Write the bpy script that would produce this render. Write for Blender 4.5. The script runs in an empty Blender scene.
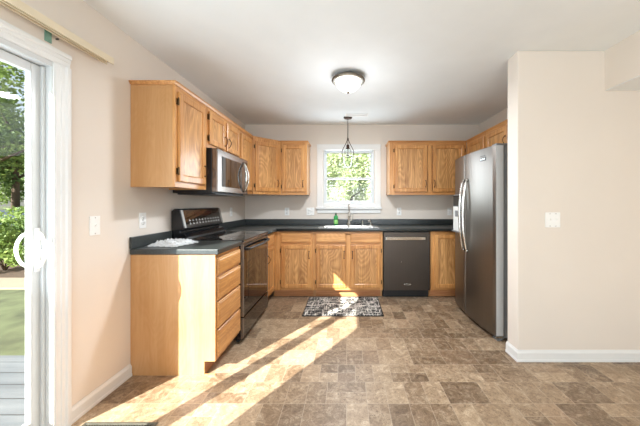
import bpy, bmesh, math, random
from mathutils import Vector, Matrix
random.seed(7)
R = math.radians
SC = bpy.context.scene
COL = SC.collection
PI = math.pi

# ------------------------------------------------------------------ camera, world, sun, big lights, exposure
H = 1.237                       # eye height; the back wall stands at y = BW
BW = 4.186; LW = -1.553; RW = 2.003; CEIL = 2.43
cam = bpy.data.cameras.new('camera'); cam.sensor_width = 36; cam.lens = 275/640*36
cam.shift_x = -27/640; cam.shift_y = -10/640; cam.clip_start = .02; cam.clip_end = 300
co = bpy.data.objects.new('camera', cam); COL.objects.link(co); co.location = (0, 0, H); co.rotation_euler = (R(90), 0, 0)
SC.camera = co
SC.view_settings.view_transform = 'Standard'; SC.view_settings.look = 'None'
SC.view_settings.gamma = 1; SC.view_settings.use_curve_mapping = False
SC.view_settings.exposure = 0.02
try:
    SC.cycles.use_denoising = True
    SC.cycles.max_bounces = 10; SC.cycles.diffuse_bounces = 6; SC.cycles.glossy_bounces = 4
    SC.cycles.transparent_max_bounces = 16; SC.cycles.sample_clamp_indirect = 6
    SC.cycles.caustics_reflective = False; SC.cycles.caustics_refractive = False
except Exception: pass

w = bpy.data.worlds.new('sky'); SC.world = w; w.use_nodes = True
wn = w.node_tree; wn.nodes.clear()
wo = wn.nodes.new('ShaderNodeOutputWorld'); wb = wn.nodes.new('ShaderNodeBackground')
sky = wn.nodes.new('ShaderNodeTexSky'); sky.sky_type = 'NISHITA'; sky.sun_disc = False
SUN = Vector((1.78, 2.74, -1.90)).normalized()      # the way the sunlight travels
sky.sun_elevation = math.asin(-SUN.z); sky.sun_rotation = math.atan2(-SUN.x, -SUN.y)
sky.air_density = 1.0; sky.dust_density = 1.2; sky.ozone_density = 1.0
hs = wn.nodes.new('ShaderNodeHueSaturation'); hs.inputs['Saturation'].default_value = .45
wn.links.new(sky.outputs[0], hs.inputs['Color']); wn.links.new(hs.outputs[0], wb.inputs[0]); wb.inputs[1].default_value = .24
wn.links.new(wb.outputs[0], wo.inputs[0])

def lamp(name, kind, loc, energy, color=(1, 1, 1), **kw):
    l = bpy.data.lights.new(name, kind); l.energy = energy; l.color = color
    for k, v in kw.items(): setattr(l, k, v)
    o = bpy.data.objects.new(name, l); COL.objects.link(o); o.location = loc
    return o
s_ = lamp('sun', 'SUN', (-6, -8, 8), 24.0, (1, .96, .92), angle=R(.5))
s_.rotation_euler = SUN.to_track_quat('-Z', 'Y').to_euler()
# added fill light, placed at a made-up window behind the camera
a_ = lamp('back_fill_light', 'AREA', (.5, -2.30, 1.30), 92, (.76, .87, 1), shape='RECTANGLE', size=2.9, size_y=1.7)
a_.rotation_euler = (R(90+24), 0, 0)
# daylight through the patio door
a_ = lamp('patio_door_daylight', 'AREA', (-1.72, .67, 1.0), 44, (.76, .88, 1), shape='RECTANGLE', size=1.4, size_y=1.85)
a_.rotation_euler = (R(90+28), 0, R(-90))
# daylight through the sink window
a_ = lamp('sink_window_daylight', 'AREA', (.028, 4.24, 1.64), 16, (.80, .90, 1), shape='RECTANGLE', size=.66, size_y=.7)
a_.rotation_euler = (R(90), 0, R(180))

# ------------------------------------------------------------------ materials
def lin(r, g, b):
    f = lambda c: (c/255/12.92) if c/255 <= .04045 else ((c/255+.055)/1.055)**2.4
    return (f(r), f(g), f(b), 1)
class NT:
    def __init__(s, name):
        m = bpy.data.materials.new(name); m.use_nodes = True; s.m = m; s.t = m.node_tree
        s.b = s.t.nodes['Principled BSDF']
    def n(s, typ, **kw):
        x = s.t.nodes.new(typ)
        for k, v in kw.items(): setattr(x, k, v)
        return x
    def l(s, a, b): s.t.links.new(a, b)
    def math(s, op, a, b=None, c=None):
        x = s.n('ShaderNodeMath', operation=op)
        for i, v in enumerate((a, b, c)):
            if v is None: continue
            if isinstance(v, (int, float)): x.inputs[i].default_value = v
            else: s.l(v, x.inputs[i])
        return x.outputs[0]
    def ramp(s, fac, stops):
        x = s.n('ShaderNodeValToRGB'); e = x.color_ramp.elements
        while len(e) > 1: e.remove(e[0])
        e[0].position = stops[0][0]; e[0].color = stops[0][1]
        for p, c in stops[1:]:
            q = e.new(p); q.color = c
        s.l(fac, x.inputs[0]); return x.outputs[0]
    def coord(s, which='Object'):
        return s.n('ShaderNodeTexCoord').outputs[which]
    def noise(s, vec, scale, detail=3, rough=.5, dist=0):
        x = s.n('ShaderNodeTexNoise'); x.inputs['Scale'].default_value = scale; x.inputs['Detail'].default_value = detail
        x.inputs['Roughness'].default_value = rough; x.inputs['Distortion'].default_value = dist
        s.l(vec, x.inputs['Vector']); return x.outputs[0]
    def mapping(s, vec, scale=(1, 1, 1), loc=(0, 0, 0), rot=(0, 0, 0)):
        x = s.n('ShaderNodeMapping'); x.inputs['Scale'].default_value = scale; x.inputs['Location'].default_value = loc
        x.inputs['Rotation'].default_value = rot; s.l(vec, x.inputs['Vector']); return x.outputs[0]
    def mix(s, fac, a, b, blend='MIX'):
        x = s.n('ShaderNodeMix', data_type='RGBA', blend_type=blend)
        if isinstance(fac, (int, float)): x.inputs[0].default_value = fac
        else: s.l(fac, x.inputs[0])
        for i, v in ((6, a), (7, b)):
            if isinstance(v, tuple): x.inputs[i].default_value = v
            else: s.l(v, x.inputs[i])
        return x.outputs[2]
    def bump(s, h, strength=.2, dist=.002):
        x = s.n('ShaderNodeBump'); x.inputs['Strength'].default_value = strength; x.inputs['Distance'].default_value = dist
        s.l(h, x.inputs['Height']); s.l(x.outputs[0], s.b.inputs['Normal'])
def plain(name, col, rough=.5, metal=0, noise=0, nscale=20, bump=0, bscale=200, coat=0, emit=None, estr=0, spec=None):
    k = NT(name); k.b.inputs['Base Color'].default_value = col
    k.b.inputs['Roughness'].default_value = rough; k.b.inputs['Metallic'].default_value = metal
    k.b.inputs['Coat Weight'].default_value = coat
    if spec is not None: k.b.inputs['Specular IOR Level'].default_value = spec
    c = k.coord()
    f = k.noise(c, nscale, 4)
    a = tuple(min(1, v*(1+noise)) for v in col[:3])+(1,); b = tuple(v*(1-noise) for v in col[:3])+(1,)
    k.l(k.ramp(f, [(.3, b), (.7, a)]), k.b.inputs['Base Color'])
    if bump: k.bump(k.noise(c, bscale, 2), bump, .001)
    if emit:
        k.b.inputs['Emission Color'].default_value = emit; k.b.inputs['Emission Strength'].default_value = estr
    return k.m
def wood(name, light, dark, axis='z', cath=0.0, rough=.33, fine=1.0):
    k = NT(name); c = k.coord()
    oi = k.n('ShaderNodeObjectInfo')
    off = k.n('ShaderNodeCombineXYZ')
    for i, m_ in enumerate((7.3, 3.1, 5.7)): k.l(k.math('MULTIPLY', oi.outputs['Random'], m_), off.inputs[i])
    va = k.n('ShaderNodeVectorMath', operation='ADD'); k.l(c, va.inputs[0]); k.l(off.outputs[0], va.inputs[1])
    p = va.outputs[0]
    sc = {'z': (1, 1, .055), 'x': (.055, 1, 1), 'y': (1, .055, 1)}[axis]
    g1 = k.noise(k.mapping(p, sc), 70, 4, .65)
    g2 = k.noise(k.mapping(p, tuple(v*(1 if v < 1 else 1) for v in sc)), 16, 3, .5)
    sc3 = {'z': (1, 1, .24), 'x': (.24, 1, 1), 'y': (1, .24, 1)}[axis]
    big = k.noise(k.mapping(p, sc3), 5.5, 1, .4, .3)
    rings = k.math('FRACT', k.math('MULTIPLY', big, 21.0))
    rings = k.math('ABSOLUTE', k.math('SUBTRACT', rings, .5))
    v = k.math('MULTIPLY_ADD', g1, .55*fine, k.math('MULTIPLY', g2, .45))
    v = k.math('MULTIPLY_ADD', rings, cath, v)
    mid = tuple((a+b)/2 for a, b in zip(light, dark))
    colr = k.ramp(v, [(.34, dark), (.5+cath*.2, mid), (.62+cath*.35, light)])
    k.l(colr, k.b.inputs['Base Color'])
    k.b.inputs['Roughness'].default_value = rough
    k.b.inputs['Coat Weight'].default_value = .12; k.b.inputs['Coat Roughness'].default_value = .2
    k.bump(g1, .12, .0008)
    return k.m
M = {}
M['wall'] = plain('cream_wall_paint', lin(224, 214, 202), .75, noise=.012, nscale=3, bump=.12, bscale=260)
M['ceiling'] = plain('ceiling_paint', lin(232, 235, 234), .85, noise=.015, nscale=5, bump=.35, bscale=60)
M['trim'] = plain('white_trim_paint', lin(226, 226, 223), .38, noise=.008)
M['vinyl'] = plain('white_vinyl', lin(206, 208, 207), .3, noise=.008)
M['plate'] = plain('white_plastic', lin(240, 239, 235), .3, noise=.006)
M['slot'] = plain('dark_slot', lin(60, 55, 50), .5)
M['almond'] = plain('almond_metal', lin(222, 208, 180), .35, noise=.02)
M['almond_dark'] = plain('almond_channel', lin(150, 135, 105), .45, noise=.03)
M['clip'] = plain('clear_green_clip', lin(120, 160, 145), .2, noise=.1, nscale=60)
M['oak'] = wood('oak_frame', lin(213, 158, 96), lin(162, 104, 52), 'z', .0)
M['oak_x'] = wood('oak_rail', lin(211, 156, 95), lin(160, 102, 51), 'x', .0)
M['oak_panel'] = wood('oak_panel', lin(218, 166, 106), lin(132, 82, 38), 'z', .26)
M['oak_side'] = wood('oak_side_panel', lin(202, 158, 112), lin(182, 134, 84), 'z', .12, fine=.6)
M['oak_drawer'] = wood('oak_drawer', lin(214, 160, 99), lin(164, 106, 54), 'x', .15)
M['toe'] = wood('toe_kick_wood', lin(198, 142, 96), lin(164, 104, 64), 'x', .0)
M['bronze'] = plain('dark_bronze', lin(70, 52, 42), .35, .8, noise=.1)
M['hinge'] = plain('hinge_metal', lin(96, 74, 48), .35, .8, noise=.1)
M['pewter'] = plain('pewter_metal', lin(120, 112, 100), .38, .8, noise=.06)
M['black'] = plain('black_plastic', lin(20, 20, 21), .35, noise=.1)
M['blackgloss'] = plain('black_glass', lin(14, 13, 13), .04, noise=.05, coat=.5)
M['blackenamel'] = plain('black_enamel', lin(24, 24, 26), .16, noise=.08)
M['chrome'] = plain('chrome', lin(210, 208, 202), .12, 1, noise=.02)
M['nickel'] = plain('brushed_nickel', lin(190, 186, 178), .28, 1, noise=.05)
M['white_panel'] = plain('dispenser_white', lin(226, 226, 222), .3, noise=.02)
def brushed(name, col, rough, axis='z', metal=1.0, var=.05):
    k = NT(name); c = k.coord()
    sc = {'z': (1, 1, .01), 'y': (1, .01, 1), 'x': (.01, 1, 1)}[axis]
    f = k.noise(k.mapping(c, sc), 260, 3)
    a = tuple(min(1, v*(1+var)) for v in col[:3])+(1,); b = tuple(v*(1-var) for v in col[:3])+(1,)
    k.l(k.ramp(f, [(.3, b), (.7, a)]), k.b.inputs['Base Color'])
    k.b.inputs['Metallic'].default_value = metal; k.b.inputs['Roughness'].default_value = rough
    k.bump(f, .05, .0004)
    return k.m
M['steel'] = brushed('stainless_steel', lin(132, 127, 121), .36)
M['steel_dw'] = brushed('slate_stainless', lin(84, 77, 71), .36)
M['steel_mw'] = brushed('microwave_stainless', lin(128, 120, 114), .24, 'y')
M['fridge_side'] = plain('fridge_side_grey', lin(128, 130, 131), .4, noise=.03)
M['sinkmetal'] = brushed('sink_steel', lin(215, 213, 208), .22, 'x')
# counter laminate
k = NT('counter_laminate'); c = k.coord()
k.l(k.ramp(k.noise(c, 180, 3, .7), [(.3, lin(34, 36, 36)), (.55, lin(49, 53, 52)), (.75, lin(72, 78, 75))]), k.b.inputs['Base Color'])
k.b.inputs['Roughness'].default_value = .3; k.bump(k.noise(c, 300, 2), .04, .0005); M['counter'] = k.m
# window glass: clear pane that lets sunlight through, with a faint reflection
k = NT('window_glass'); tr = k.n('ShaderNodeBsdfTransparent'); tr.inputs[0].default_value = (.97, .99, .98, 1)
gl = k.n('ShaderNodeBsdfGlossy'); gl.inputs['Roughness'].default_value = .01
fr = k.n('ShaderNodeFresnel'); fr.inputs[0].default_value = 1.35
bf_ = k.math('SUBTRACT', 1.0, k.n('ShaderNodeNewGeometry').outputs['Backfacing'])
mx = k.n('ShaderNodeMixShader'); k.l(k.math('MULTIPLY', fr.outputs[0], bf_), mx.inputs[0]); k.l(tr.outputs[0], mx.inputs[1]); k.l(gl.outputs[0], mx.inputs[2])
k.l(mx.outputs[0], k.t.nodes['Material Output'].inputs[0]); M['glass'] = k.m
# seeded lamp glass
k = NT('seeded_glass'); tr = k.n('ShaderNodeBsdfTransparent'); tr.inputs[0].default_value = (.93, .96, .93, 1)
gl = k.n('ShaderNodeBsdfGlossy'); gl.inputs['Roughness'].default_value = .05
bp = k.n('ShaderNodeBump'); bp.inputs['Strength'].default_value = .6; bp.inputs['Distance'].default_value = .004
k.l(k.noise(k.coord(), 90, 2), bp.inputs['Height']); k.l(bp.outputs[0], gl.inputs['Normal'])
lw = k.n('ShaderNodeLayerWeight'); lw.inputs[0].default_value = .15; k.l(bp.outputs[0], lw.inputs['Normal'])
mx = k.n('ShaderNodeMixShader'); k.l(lw.outputs['Fresnel'], mx.inputs[0]); k.l(tr.outputs[0], mx.inputs[1]); k.l(gl.outputs[0], mx.inputs[2])
k.l(mx.outputs[0], k.t.nodes['Material Output'].inputs[0]); M['lampglass'] = k.m
M['dome'] = plain('lit_frosted_glass', lin(250, 247, 238), .4, noise=.01, emit=(1, .95, .86, 1), estr=1.5)

# floor: mixed-size vinyl tiles
k = NT('vinyl_tile_floor'); c = k.coord()
sp = k.n('ShaderNodeSeparateXYZ'); k.l(c, sp.inputs[0]); X, Y = sp.outputs[0], sp.outputs[1]
U = .205
y0 = k.math('DIVIDE', k.math('ADD', Y, 5.07), U); row = k.math('FLOOR', y0)
wnr = k.n('ShaderNodeTexWhiteNoise', noise_dimensions='1D'); k.l(row, wnr.inputs['W'])
shift = k.math('MULTIPLY', k.math('FLOOR', k.math('MULTIPLY', wnr.outputs[0], 4)), .25)
x0 = k.math('ADD', k.math('DIVIDE', k.math('ADD', X, 5.0), U*1.25), shift); colm = k.math('FLOOR', x0)
fx = k.math('FRACT', x0); fy = k.math('FRACT', y0)
def wnoise(a, b, cc):
    q = k.n('ShaderNodeCombineXYZ'); 
    for i, v in enumerate((a, b, cc)):
        if isinstance(v, (int, float)): q.inputs[i].default_value = v
        else: k.l(v, q.inputs[i])
    z = k.n('ShaderNodeTexWhiteNoise', noise_dimensions='3D'); k.l(q.outputs[0], z.inputs['Vector']); return z.outputs[0]
r1 = wnoise(colm, row, 1.7); r2 = wnoise(colm, row, 8.3)
splitx = k.math('GREATER_THAN', r1, .50); splity = k.math('GREATER_THAN', r2, .68)
nx = k.math('ADD', splitx, 1.0); ny = k.math('ADD', splity, 1.0)
sx = k.math('MULTIPLY', fx, nx); sy = k.math('MULTIPLY', fy, ny)
ix = k.math('FLOOR', sx); iy = k.math('FLOOR', sy); lx = k.math('FRACT', sx); ly = k.math('FRACT', sy)
tid = wnoise(k.math('MULTIPLY_ADD', ix, .37, colm), k.math('MULTIPLY_ADD', iy, .53, row), 4.1)
tid2 = wnoise(k.math('MULTIPLY_ADD', ix, .37, colm), k.math('MULTIPLY_ADD', iy, .53, row), 9.9)
ex = k.math('DIVIDE', k.math('SUBTRACT', .5, k.math('ABSOLUTE', k.math('SUBTRACT', lx, .5))), nx)
ey = k.math('DIVIDE', k.math('SUBTRACT', .5, k.math('ABSOLUTE', k.math('SUBTRACT', ly, .5))), ny)
grout = k.math('LESS_THAN', k.math('MINIMUM', k.math('MULTIPLY', ex, 1.25), ey), .011)
ofs = k.n('ShaderNodeCombineXYZ'); k.l(k.math('MULTIPLY', tid, 40), ofs.inputs[0]); k.l(k.math('MULTIPLY', tid2, 30), ofs.inputs[1])
va = k.n('ShaderNodeVectorMath', operation='ADD'); k.l(c, va.inputs[0]); k.l(ofs.outputs[0], va.inputs[1])
n1 = k.noise(va.outputs[0], 15, 8, .78, .9); n2 = k.noise(va.outputs[0], 62, 6, .8, 1.0)
mott = k.ramp(n1, [(.30, lin(84, 66, 48)), (.44, lin(124, 102, 79)), (.54, lin(164, 142, 116)), (.64, lin(208, 190, 164))])
tone = k.ramp(tid, [(0, lin(94, 72, 52)), (.3, lin(126, 102, 77)), (.7, lin(161, 136, 108)), (1, lin(188, 163, 133))])
base = k.mix(.52, mott, tone)
speck = k.ramp(n2, [(.34, (.25, .2, .16, 1)), (.46, (.92, .9, .88, 1)), (.56, (1, 1, 1, 1)), (.68, (1.5, 1.45, 1.38, 1))])
base = k.mix(.8, base, speck, 'MULTIPLY')
base = k.mix(k.math('MULTIPLY', k.math('GREATER_THAN', tid2, .88), .18), base, lin(176, 144, 114))
base = k.mix(k.math('MULTIPLY', grout, .38), base, lin(190, 172, 150))
k.l(base, k.b.inputs['Base Color']); k.b.inputs['Roughness'].default_value = .42
k.bump(k.math('SUBTRACT', n2, grout), .15, .001); M['floor'] = k.m
# rug
k = NT('rug_weave'); c = k.coord()
a1 = k.noise(k.mapping(c, (1, .14, 1)), 60, 3, .7); a2 = k.noise(k.mapping(c, (.14, 1, 1)), 46, 3, .7)
a3 = k.noise(c, 130, 2, .7); a4 = k.noise(c, 9, 3, .6)
v = k.math('MAXIMUM', a1, a2); v = k.math('MULTIPLY_ADD', a3, .35, v); v = k.math('MULTIPLY_ADD', a4, .2, v)
k.l(k.ramp(v, [(.775, lin(34, 34, 35)), (.82, lin(100, 97, 93)), (.88, lin(215, 209, 198))]), k.b.inputs['Base Color'])
k.b.inputs['Roughness'].default_value = .95; k.bump(a3, .5, .003); M['rug'] = k.m
M['rug_edge'] = plain('rug_edge_black', lin(26, 26, 28), .9, noise=.1)
def foliage(name, a, b):
    k = NT(name); c = k.coord()
    k.l(k.ramp(k.noise(c, 2.6, 5, .7), [(.3, a), (.7, b)]), k.b.inputs['Base Color'])
    k.b.inputs['Roughness'].default_value = .6
    k.b.inputs['Transmission Weight'].default_value = 0
    tl = k.n('ShaderNodeBsdfTranslucent'); tl.inputs[0].default_value = b
    mx = k.n('ShaderNodeMixShader'); mx.inputs[0].default_value = .35
    k.l(k.b.outputs[0], mx.inputs[1]); k.l(tl.outputs[0], mx.inputs[2]); k.l(mx.outputs[0], k.t.nodes['Material Output'].inputs[0])
    return k.m
M['leaf'] = foliage('leaf_green', lin(72, 98, 46), lin(146, 168, 88))
M['leaf_overexposed'] = foliage('leaf_overexposed', lin(150, 168, 122), lin(214, 222, 180))  # overexposure put into the leaf colour, for trees behind the sink window
M['leaf_dark'] = foliage('leaf_dark', lin(54, 80, 44), lin(120, 146, 80))
M['bark'] = plain('bark', lin(96, 80, 66), .9, noise=.3, nscale=8, bump=.6, bscale=30)
M['grass'] = plain('lawn_grass', lin(78, 84, 56), .95, noise=.35, nscale=3.5, bump=.8, bscale=50)
M['asphalt'] = plain('street_asphalt', lin(48, 60, 76), .85, noise=.12, nscale=1.2)
M['concrete'] = plain('concrete_path', lin(140, 124, 106), .85, noise=.06, nscale=3)
M['mulch'] = plain('mulch', lin(74, 58, 44), .95, noise=.3, nscale=12)
k = NT('deck_boards'); c = k.coord(); sp = k.n('ShaderNodeSeparateXYZ'); k.l(c, sp.inputs[0])
f = k.math('FRACT', k.math('DIVIDE', sp.outputs[1], .14)); gap = k.math('LESS_THAN', f, .05)
bd = k.ramp(k.noise(k.mapping(c, (.1, 1, 1)), 14, 4), [(.3, lin(84, 88, 92)), (.7, lin(108, 112, 115))])
k.l(k.mix(gap, bd, lin(40, 40, 42)), k.b.inputs['Base Color']); k.b.inputs['Roughness'].default_value = .7; M['deck'] = k.m

# ------------------------------------------------------------------ mesh helpers
class MB:
    def __init__(s): s.v = []; s.f = []; s.sm = []
    def add(s, vs, fs, smooth=False):
        o = len(s.v); s.v += [tuple(q) for q in vs]; s.f += [tuple(i+o for i in f) for f in fs]; s.sm += [smooth]*len(fs); return s
    def box(s, x0, x1, y0, y1, z0, z1):
        return s.add([(x0, y0, z0), (x1, y0, z0), (x1, y1, z0), (x0, y1, z0), (x0, y0, z1), (x1, y0, z1), (x1, y1, z1), (x0, y1, z1)],
                     [(0, 3, 2, 1), (4, 5, 6, 7), (0, 1, 5, 4), (1, 2, 6, 5), (2, 3, 7, 6), (3, 0, 4, 7)])
    def lathe(s, prof, cx=0, cy=0, cz=0, n=32, axis='z', smooth=True, caps=True):
        vs = []; fs = []
        for (r, h) in prof:
            for i in range(n):
                a = 2*PI*i/n; c_, d_ = r*math.cos(a), r*math.sin(a)
                if axis == 'z': vs.append((cx+c_, cy+d_, cz+h))
                elif axis == 'y': vs.append((cx+d_, cy+h, cz+c_))
                else: vs.append((cx+h, cy+c_, cz+d_))
        for j in range(len(prof)-1):
            for i in range(n):
                a, b = j*n+i, j*n+(i+1) % n
                fs.append((a, b, b+n, a+n))
        if caps and prof[0][0] > 1e-5: fs.append(tuple(range(n-1, -1, -1)))
        if caps and prof[-1][0] > 1e-5: fs.append(tuple(range((len(prof)-1)*n, len(prof)*n)))
        return s.add(vs, fs, smooth)
    def tube(s, pts, r, n=10, closed=False, caps=True):
        pts = [Vector(p) for p in pts]; N = len(pts); rs = r if isinstance(r, (list, tuple)) else [r]*N
        vs = []; fs = []; up = None
        for i, p in enumerate(pts):
            if closed: t = pts[(i+1) % N]-pts[i-1]
            else: t = pts[min(i+1, N-1)]-pts[max(i-1, 0)]
            t.normalize()
            if up is None:
                up = Vector((0, 0, 1)) if abs(t.z) < .9 else Vector((1, 0, 0))
            a = up-t*up.dot(t)
            if a.length < 1e-4: a = Vector((0, 1, 0))-t*t.y
            a.normalize(); up = a; b = t.cross(a)
            for j in range(n):
                q = 2*PI*j/n; vs.append(p+(a*math.cos(q)+b*math.sin(q))*rs[i])
        m_ = N if closed else N-1
        for i in range(m_):
            for j in range(n):
                a0 = i*n+j; b0 = i*n+(j+1) % n; i2 = (i+1) % N
                fs.append((a0, b0, i2*n+(j+1) % n, i2*n+j))
        if not closed and caps:
            fs.append(tuple(range(n-1, -1, -1))); fs.append(tuple(range((N-1)*n, N*n)))
        return s.add(vs, fs, True)
    def prism(s, poly, axis, a, b, smooth=False):
        """poly in the other two axes, extruded from a to b"""
        n = len(poly); vs = []
        for h in (a, b):
            for (p, q) in poly:
                vs.append({'x': (h, p, q), 'y': (p, h, q), 'z': (p, q, h)}[axis])
        fs = [tuple(range(n)), tuple(range(2*n-1, n-1, -1))]
        s.add(vs, fs); o = len(s.v)-2*n
        for i in range(n):
            j = (i+1) % n; s.f.append((o+i, o+n+i, o+n+j, o+j)); s.sm.append(smooth)
        return s
    def rects(s, rings, y_sign=-1):
        """nested rectangles (x0,x1,z0,z1,depth) joined by quads, last one filled; front face looks to -y"""
        vs = []; fs = []
        for (x0, x1, z0, z1, d) in rings: vs += [(x0, -d, z0), (x1, -d, z0), (x1, -d, z1), (x0, -d, z1)]
        for i in range(len(rings)-1):
            for j in range(4):
                a, b = i*4+j, i*4+(j+1) % 4; fs.append((a, b, b+4, a+4))
        L = (len(rings)-1)*4; fs.append((L, L+1, L+2, L+3)); fs.append((3, 2, 1, 0))
        return s.add(vs, fs)
    def split(s, name, mat, parent=None, bevel=0):
        """each connected piece becomes its own mesh object"""
        up = list(range(len(s.v)))
        def fd(i):
            while up[i] != i: up[i] = up[up[i]]; i = up[i]
            return i
        for f in s.f:
            for i in f[1:]: up[fd(i)] = fd(f[0])
        gr = {}
        for f, q in zip(s.f, s.sm): gr.setdefault(fd(f[0]), []).append((f, q))
        out = []
        for fs in gr.values():
            ids = sorted({i for f, q in fs for i in f}); mp = {a: b for b, a in enumerate(ids)}
            mm = MB(); mm.v = [s.v[i] for i in ids]; mm.f = [tuple(mp[i] for i in f) for f, q in fs]; mm.sm = [q for f, q in fs]
            out.append(mm.build(name, mat, parent, bevel))
        return out
    def build(s, name, mat, parent=None, bevel=0, seg=2, fix=True):
        me = bpy.data.meshes.new(name); me.from_pydata(s.v, [], s.f)
        me.polygons.foreach_set('use_smooth', s.sm); me.materials.append(M[mat] if isinstance(mat, str) else mat)
        if fix:
            bm = bmesh.new(); bm.from_mesh(me); bmesh.ops.recalc_face_normals(bm, faces=bm.faces); bm.to_mesh(me); bm.free()
        me.update(); o = bpy.data.objects.new(name, me); COL.objects.link(o)
        if parent: o.parent = parent
        if bevel:
            b = o.modifiers.new('bevel', 'BEVEL'); b.width = bevel; b.segments = seg; b.limit_method = 'ANGLE'; b.angle_limit = R(40)
        return o
def box(name, dims, mat, parent=None, bevel=0): return MB().box(*dims).build(name, mat, parent, bevel)
def thing(name, label, cat, loc=(0, 0, 0), rz=0, group=None):
    o = bpy.data.objects.new(name, None); COL.objects.link(o); o.location = loc; o.rotation_euler = (0, 0, rz)
    o.empty_display_size = .05; o['label'] = label; o['category'] = cat
    if group: o['group'] = group
    return o
def tag(o, label, cat, group=None):
    o['label'] = label; o['category'] = cat
    if group: o['group'] = group
    return o
def struct(o): o['kind'] = 'structure'; return o
def kids(o): return [c for c in bpy.data.objects if c.parent == o]
def copy_tree(o, parent=None):
    c = o.copy(); COL.objects.link(c); c.parent = parent
    for ch in kids(o): copy_tree(ch, c)
    return c
def lift(o, v):
    """set a mesh object's origin at point v, keeping its place"""
    for q in o.data.vertices: q.co -= Vector(v)
    o.location = v; return o
def text(name, body, size, mat, parent, loc, rot, ext=.0006):
    cu = bpy.data.curves.new(name, 'FONT'); cu.body = body; cu.size = size; cu.extrude = ext; cu.align_x = 'CENTER'; cu.align_y = 'CENTER'
    o = bpy.data.objects.new(name, cu); dg = bpy.context.evaluated_depsgraph_get(); COL.objects.link(o)
    dg.update(); me = bpy.data.meshes.new_from_object(o.evaluated_get(dg)); bpy.data.objects.remove(o)
    me.materials.clear(); me.materials.append(M[mat]); o = bpy.data.objects.new(name, me); COL.objects.link(o)
    o.parent = parent; o.location = loc; o.rotation_euler = rot; return o

# ------------------------------------------------------------------ room shell
FY = -2.45; RX = 3.75; T = .14
struct(box('floor', (LW-.12, RX+.1, FY-.1, BW+.1, -.12, 0), 'floor'))
struct(box('ceiling', (LW-.15, RX+.15, FY-.15, BW+.15, CEIL, CEIL+.15), 'ceiling'))
# left wall with the patio door opening
DY0, DY1, DZ = -.13, 1.475, 1.985
m = MB().box(LW-T, LW, DY1, BW+T, 0, CEIL).box(LW-T, LW, FY-T, DY0, 0, CEIL).box(LW-T, LW, DY0, DY1, DZ, CEIL)
struct(m.build('wall_left', 'wall'))
WX0, WX1, WZ0, WZ1 = -.36, .415, 1.225, 2.055
m = MB().box(LW, WX0, BW, BW+T, 0, CEIL).box(WX1, RW+.1, BW, BW+T, 0, CEIL).box(WX0, WX1, BW, BW+T, 0, WZ0).box(WX0, WX1, BW, BW+T, WZ1, CEIL)
struct(m.build('wall_back', 'wall'))
PY, PX = 2.153, 1.337
struct(box('wall_right', (RW, RW+.1, PY+.142, BW, 0, CEIL), 'wall'))
struct(box('wall_partition', (PX, RX, PY, PY+.141, 0, CEIL), 'wall', bevel=.006))
struct(box('wall_dining', (RX, RX+.1, FY, PY+.14, 0, CEIL), 'wall'))
struct(box('wall_soffit', (2.02, RX, .2, PY, 2.12, CEIL), 'wall'))
struct(box('ceiling_soffit', (2.022, RX, .202, PY-.001, 2.116, 2.1195), 'ceiling'))
# wall behind the camera, with an unseen opening added for fill light
bx0, bx1, bz0, bz1 = -1.0, 2.0, .45, 2.15
m = MB().box(LW, bx0, FY-.1, FY, 0, CEIL).box(bx1, RX, FY-.1, FY, 0, CEIL).box(bx0, bx1, FY-.1, FY, 0, bz0).box(bx0, bx1, FY-.1, FY, bz1, CEIL)
struct(m.build('wall_front', 'wall'))

# baseboards
def baseboard(name, pts, side):
    prof = [(0, 0), (.016, 0), (.016, .015), (.013, .02), (.013, .066), (.010, .074), (.006, .080), (.004, .088), (0, .088)]
    vs = []; n = len(prof)
    P = [Vector(p) for p in pts]
    for i, p in enumerate(P):
        ds = []
        if i > 0: ds.append((P[i]-P[i-1]).normalized())
        if i < len(P)-1: ds.append((P[i+1]-P[i]).normalized())
        ns = [Vector((-d.y, d.x))*side for d in ds]
        if len(ns) == 2: nn = (ns[0]+ns[1])/(1+ns[0].dot(ns[1]))
        else: nn = ns[0]
        for (o_, z) in prof: vs.append((p.x+nn.x*(o_+.0005), p.y+nn.y*(o_+.0005), z))
    fs = []
    for i in range(len(P)-1):
        for j in range(n):
            a, b = i*n+j, i*n+(j+1) % n; fs.append((a, b, b+n, a+n))
    fs += [tuple(range(n)), tuple(range((len(P)-1)*n, len(P)*n))]
    return struct(MB().add(vs, fs).build(name, 'trim'))
baseboard('baseboard_left', [(LW, 1.533), (LW, 1.968)], -1)
baseboard('baseboard_right', [(PX, PY+.14), (PX, PY), (RX-.01, PY)], -1)
baseboard('baseboard_dining', [(RX, PY-.02), (RX, FY)], -1)

# back window: casing, frame, sashes, panes
r = thing('window_1', '', ''); del r['label']; del r['category']; struct(r); r.location = (.028, BW, 0)
x0, x1, z0, z1 = -.484, .484, 1.165, 2.128
m = MB().box(x0, x0+.086, -.02, 0, z0, z1-.086).box(x1-.086, x1, -.02, 0, z0, z1-.086).box(x0, x1, -.022, 0, z1-.086, z1)
m.box(x0+.087, x1-.087, -.02, 0, z0+.0125, WZ0+.004)
m.build('casing', 'trim', r, .004)
MB().box(x0-.012, x1+.012, -.045, 0, z0-.022, z0+.012).build('sill', 'trim', r, .004)
MB().box(x0+.004, x1-.004, -.018, 0, z0-.082, z0-.023).build('apron', 'trim', r, .003)
def frame(a0, a1, c0, c1, wd, yy0, yy1):
    return MB().box(a0, a0+wd, yy0, yy1, c0, c1).box(a1-wd, a1, yy0, yy1, c0, c1).box(a0+wd, a1-wd, yy0, yy1, c0, c0+wd).box(a0+wd, a1-wd, yy0, yy1, c1-wd, c1)
j0, j1, k0, k1 = WX0-.028+.001, WX1-.028-.001, WZ0+.001, WZ1-.001
frame(j0, j1, k0, k1, .022, .0, .12).build('frame', 'vinyl', r, .002)
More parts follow.
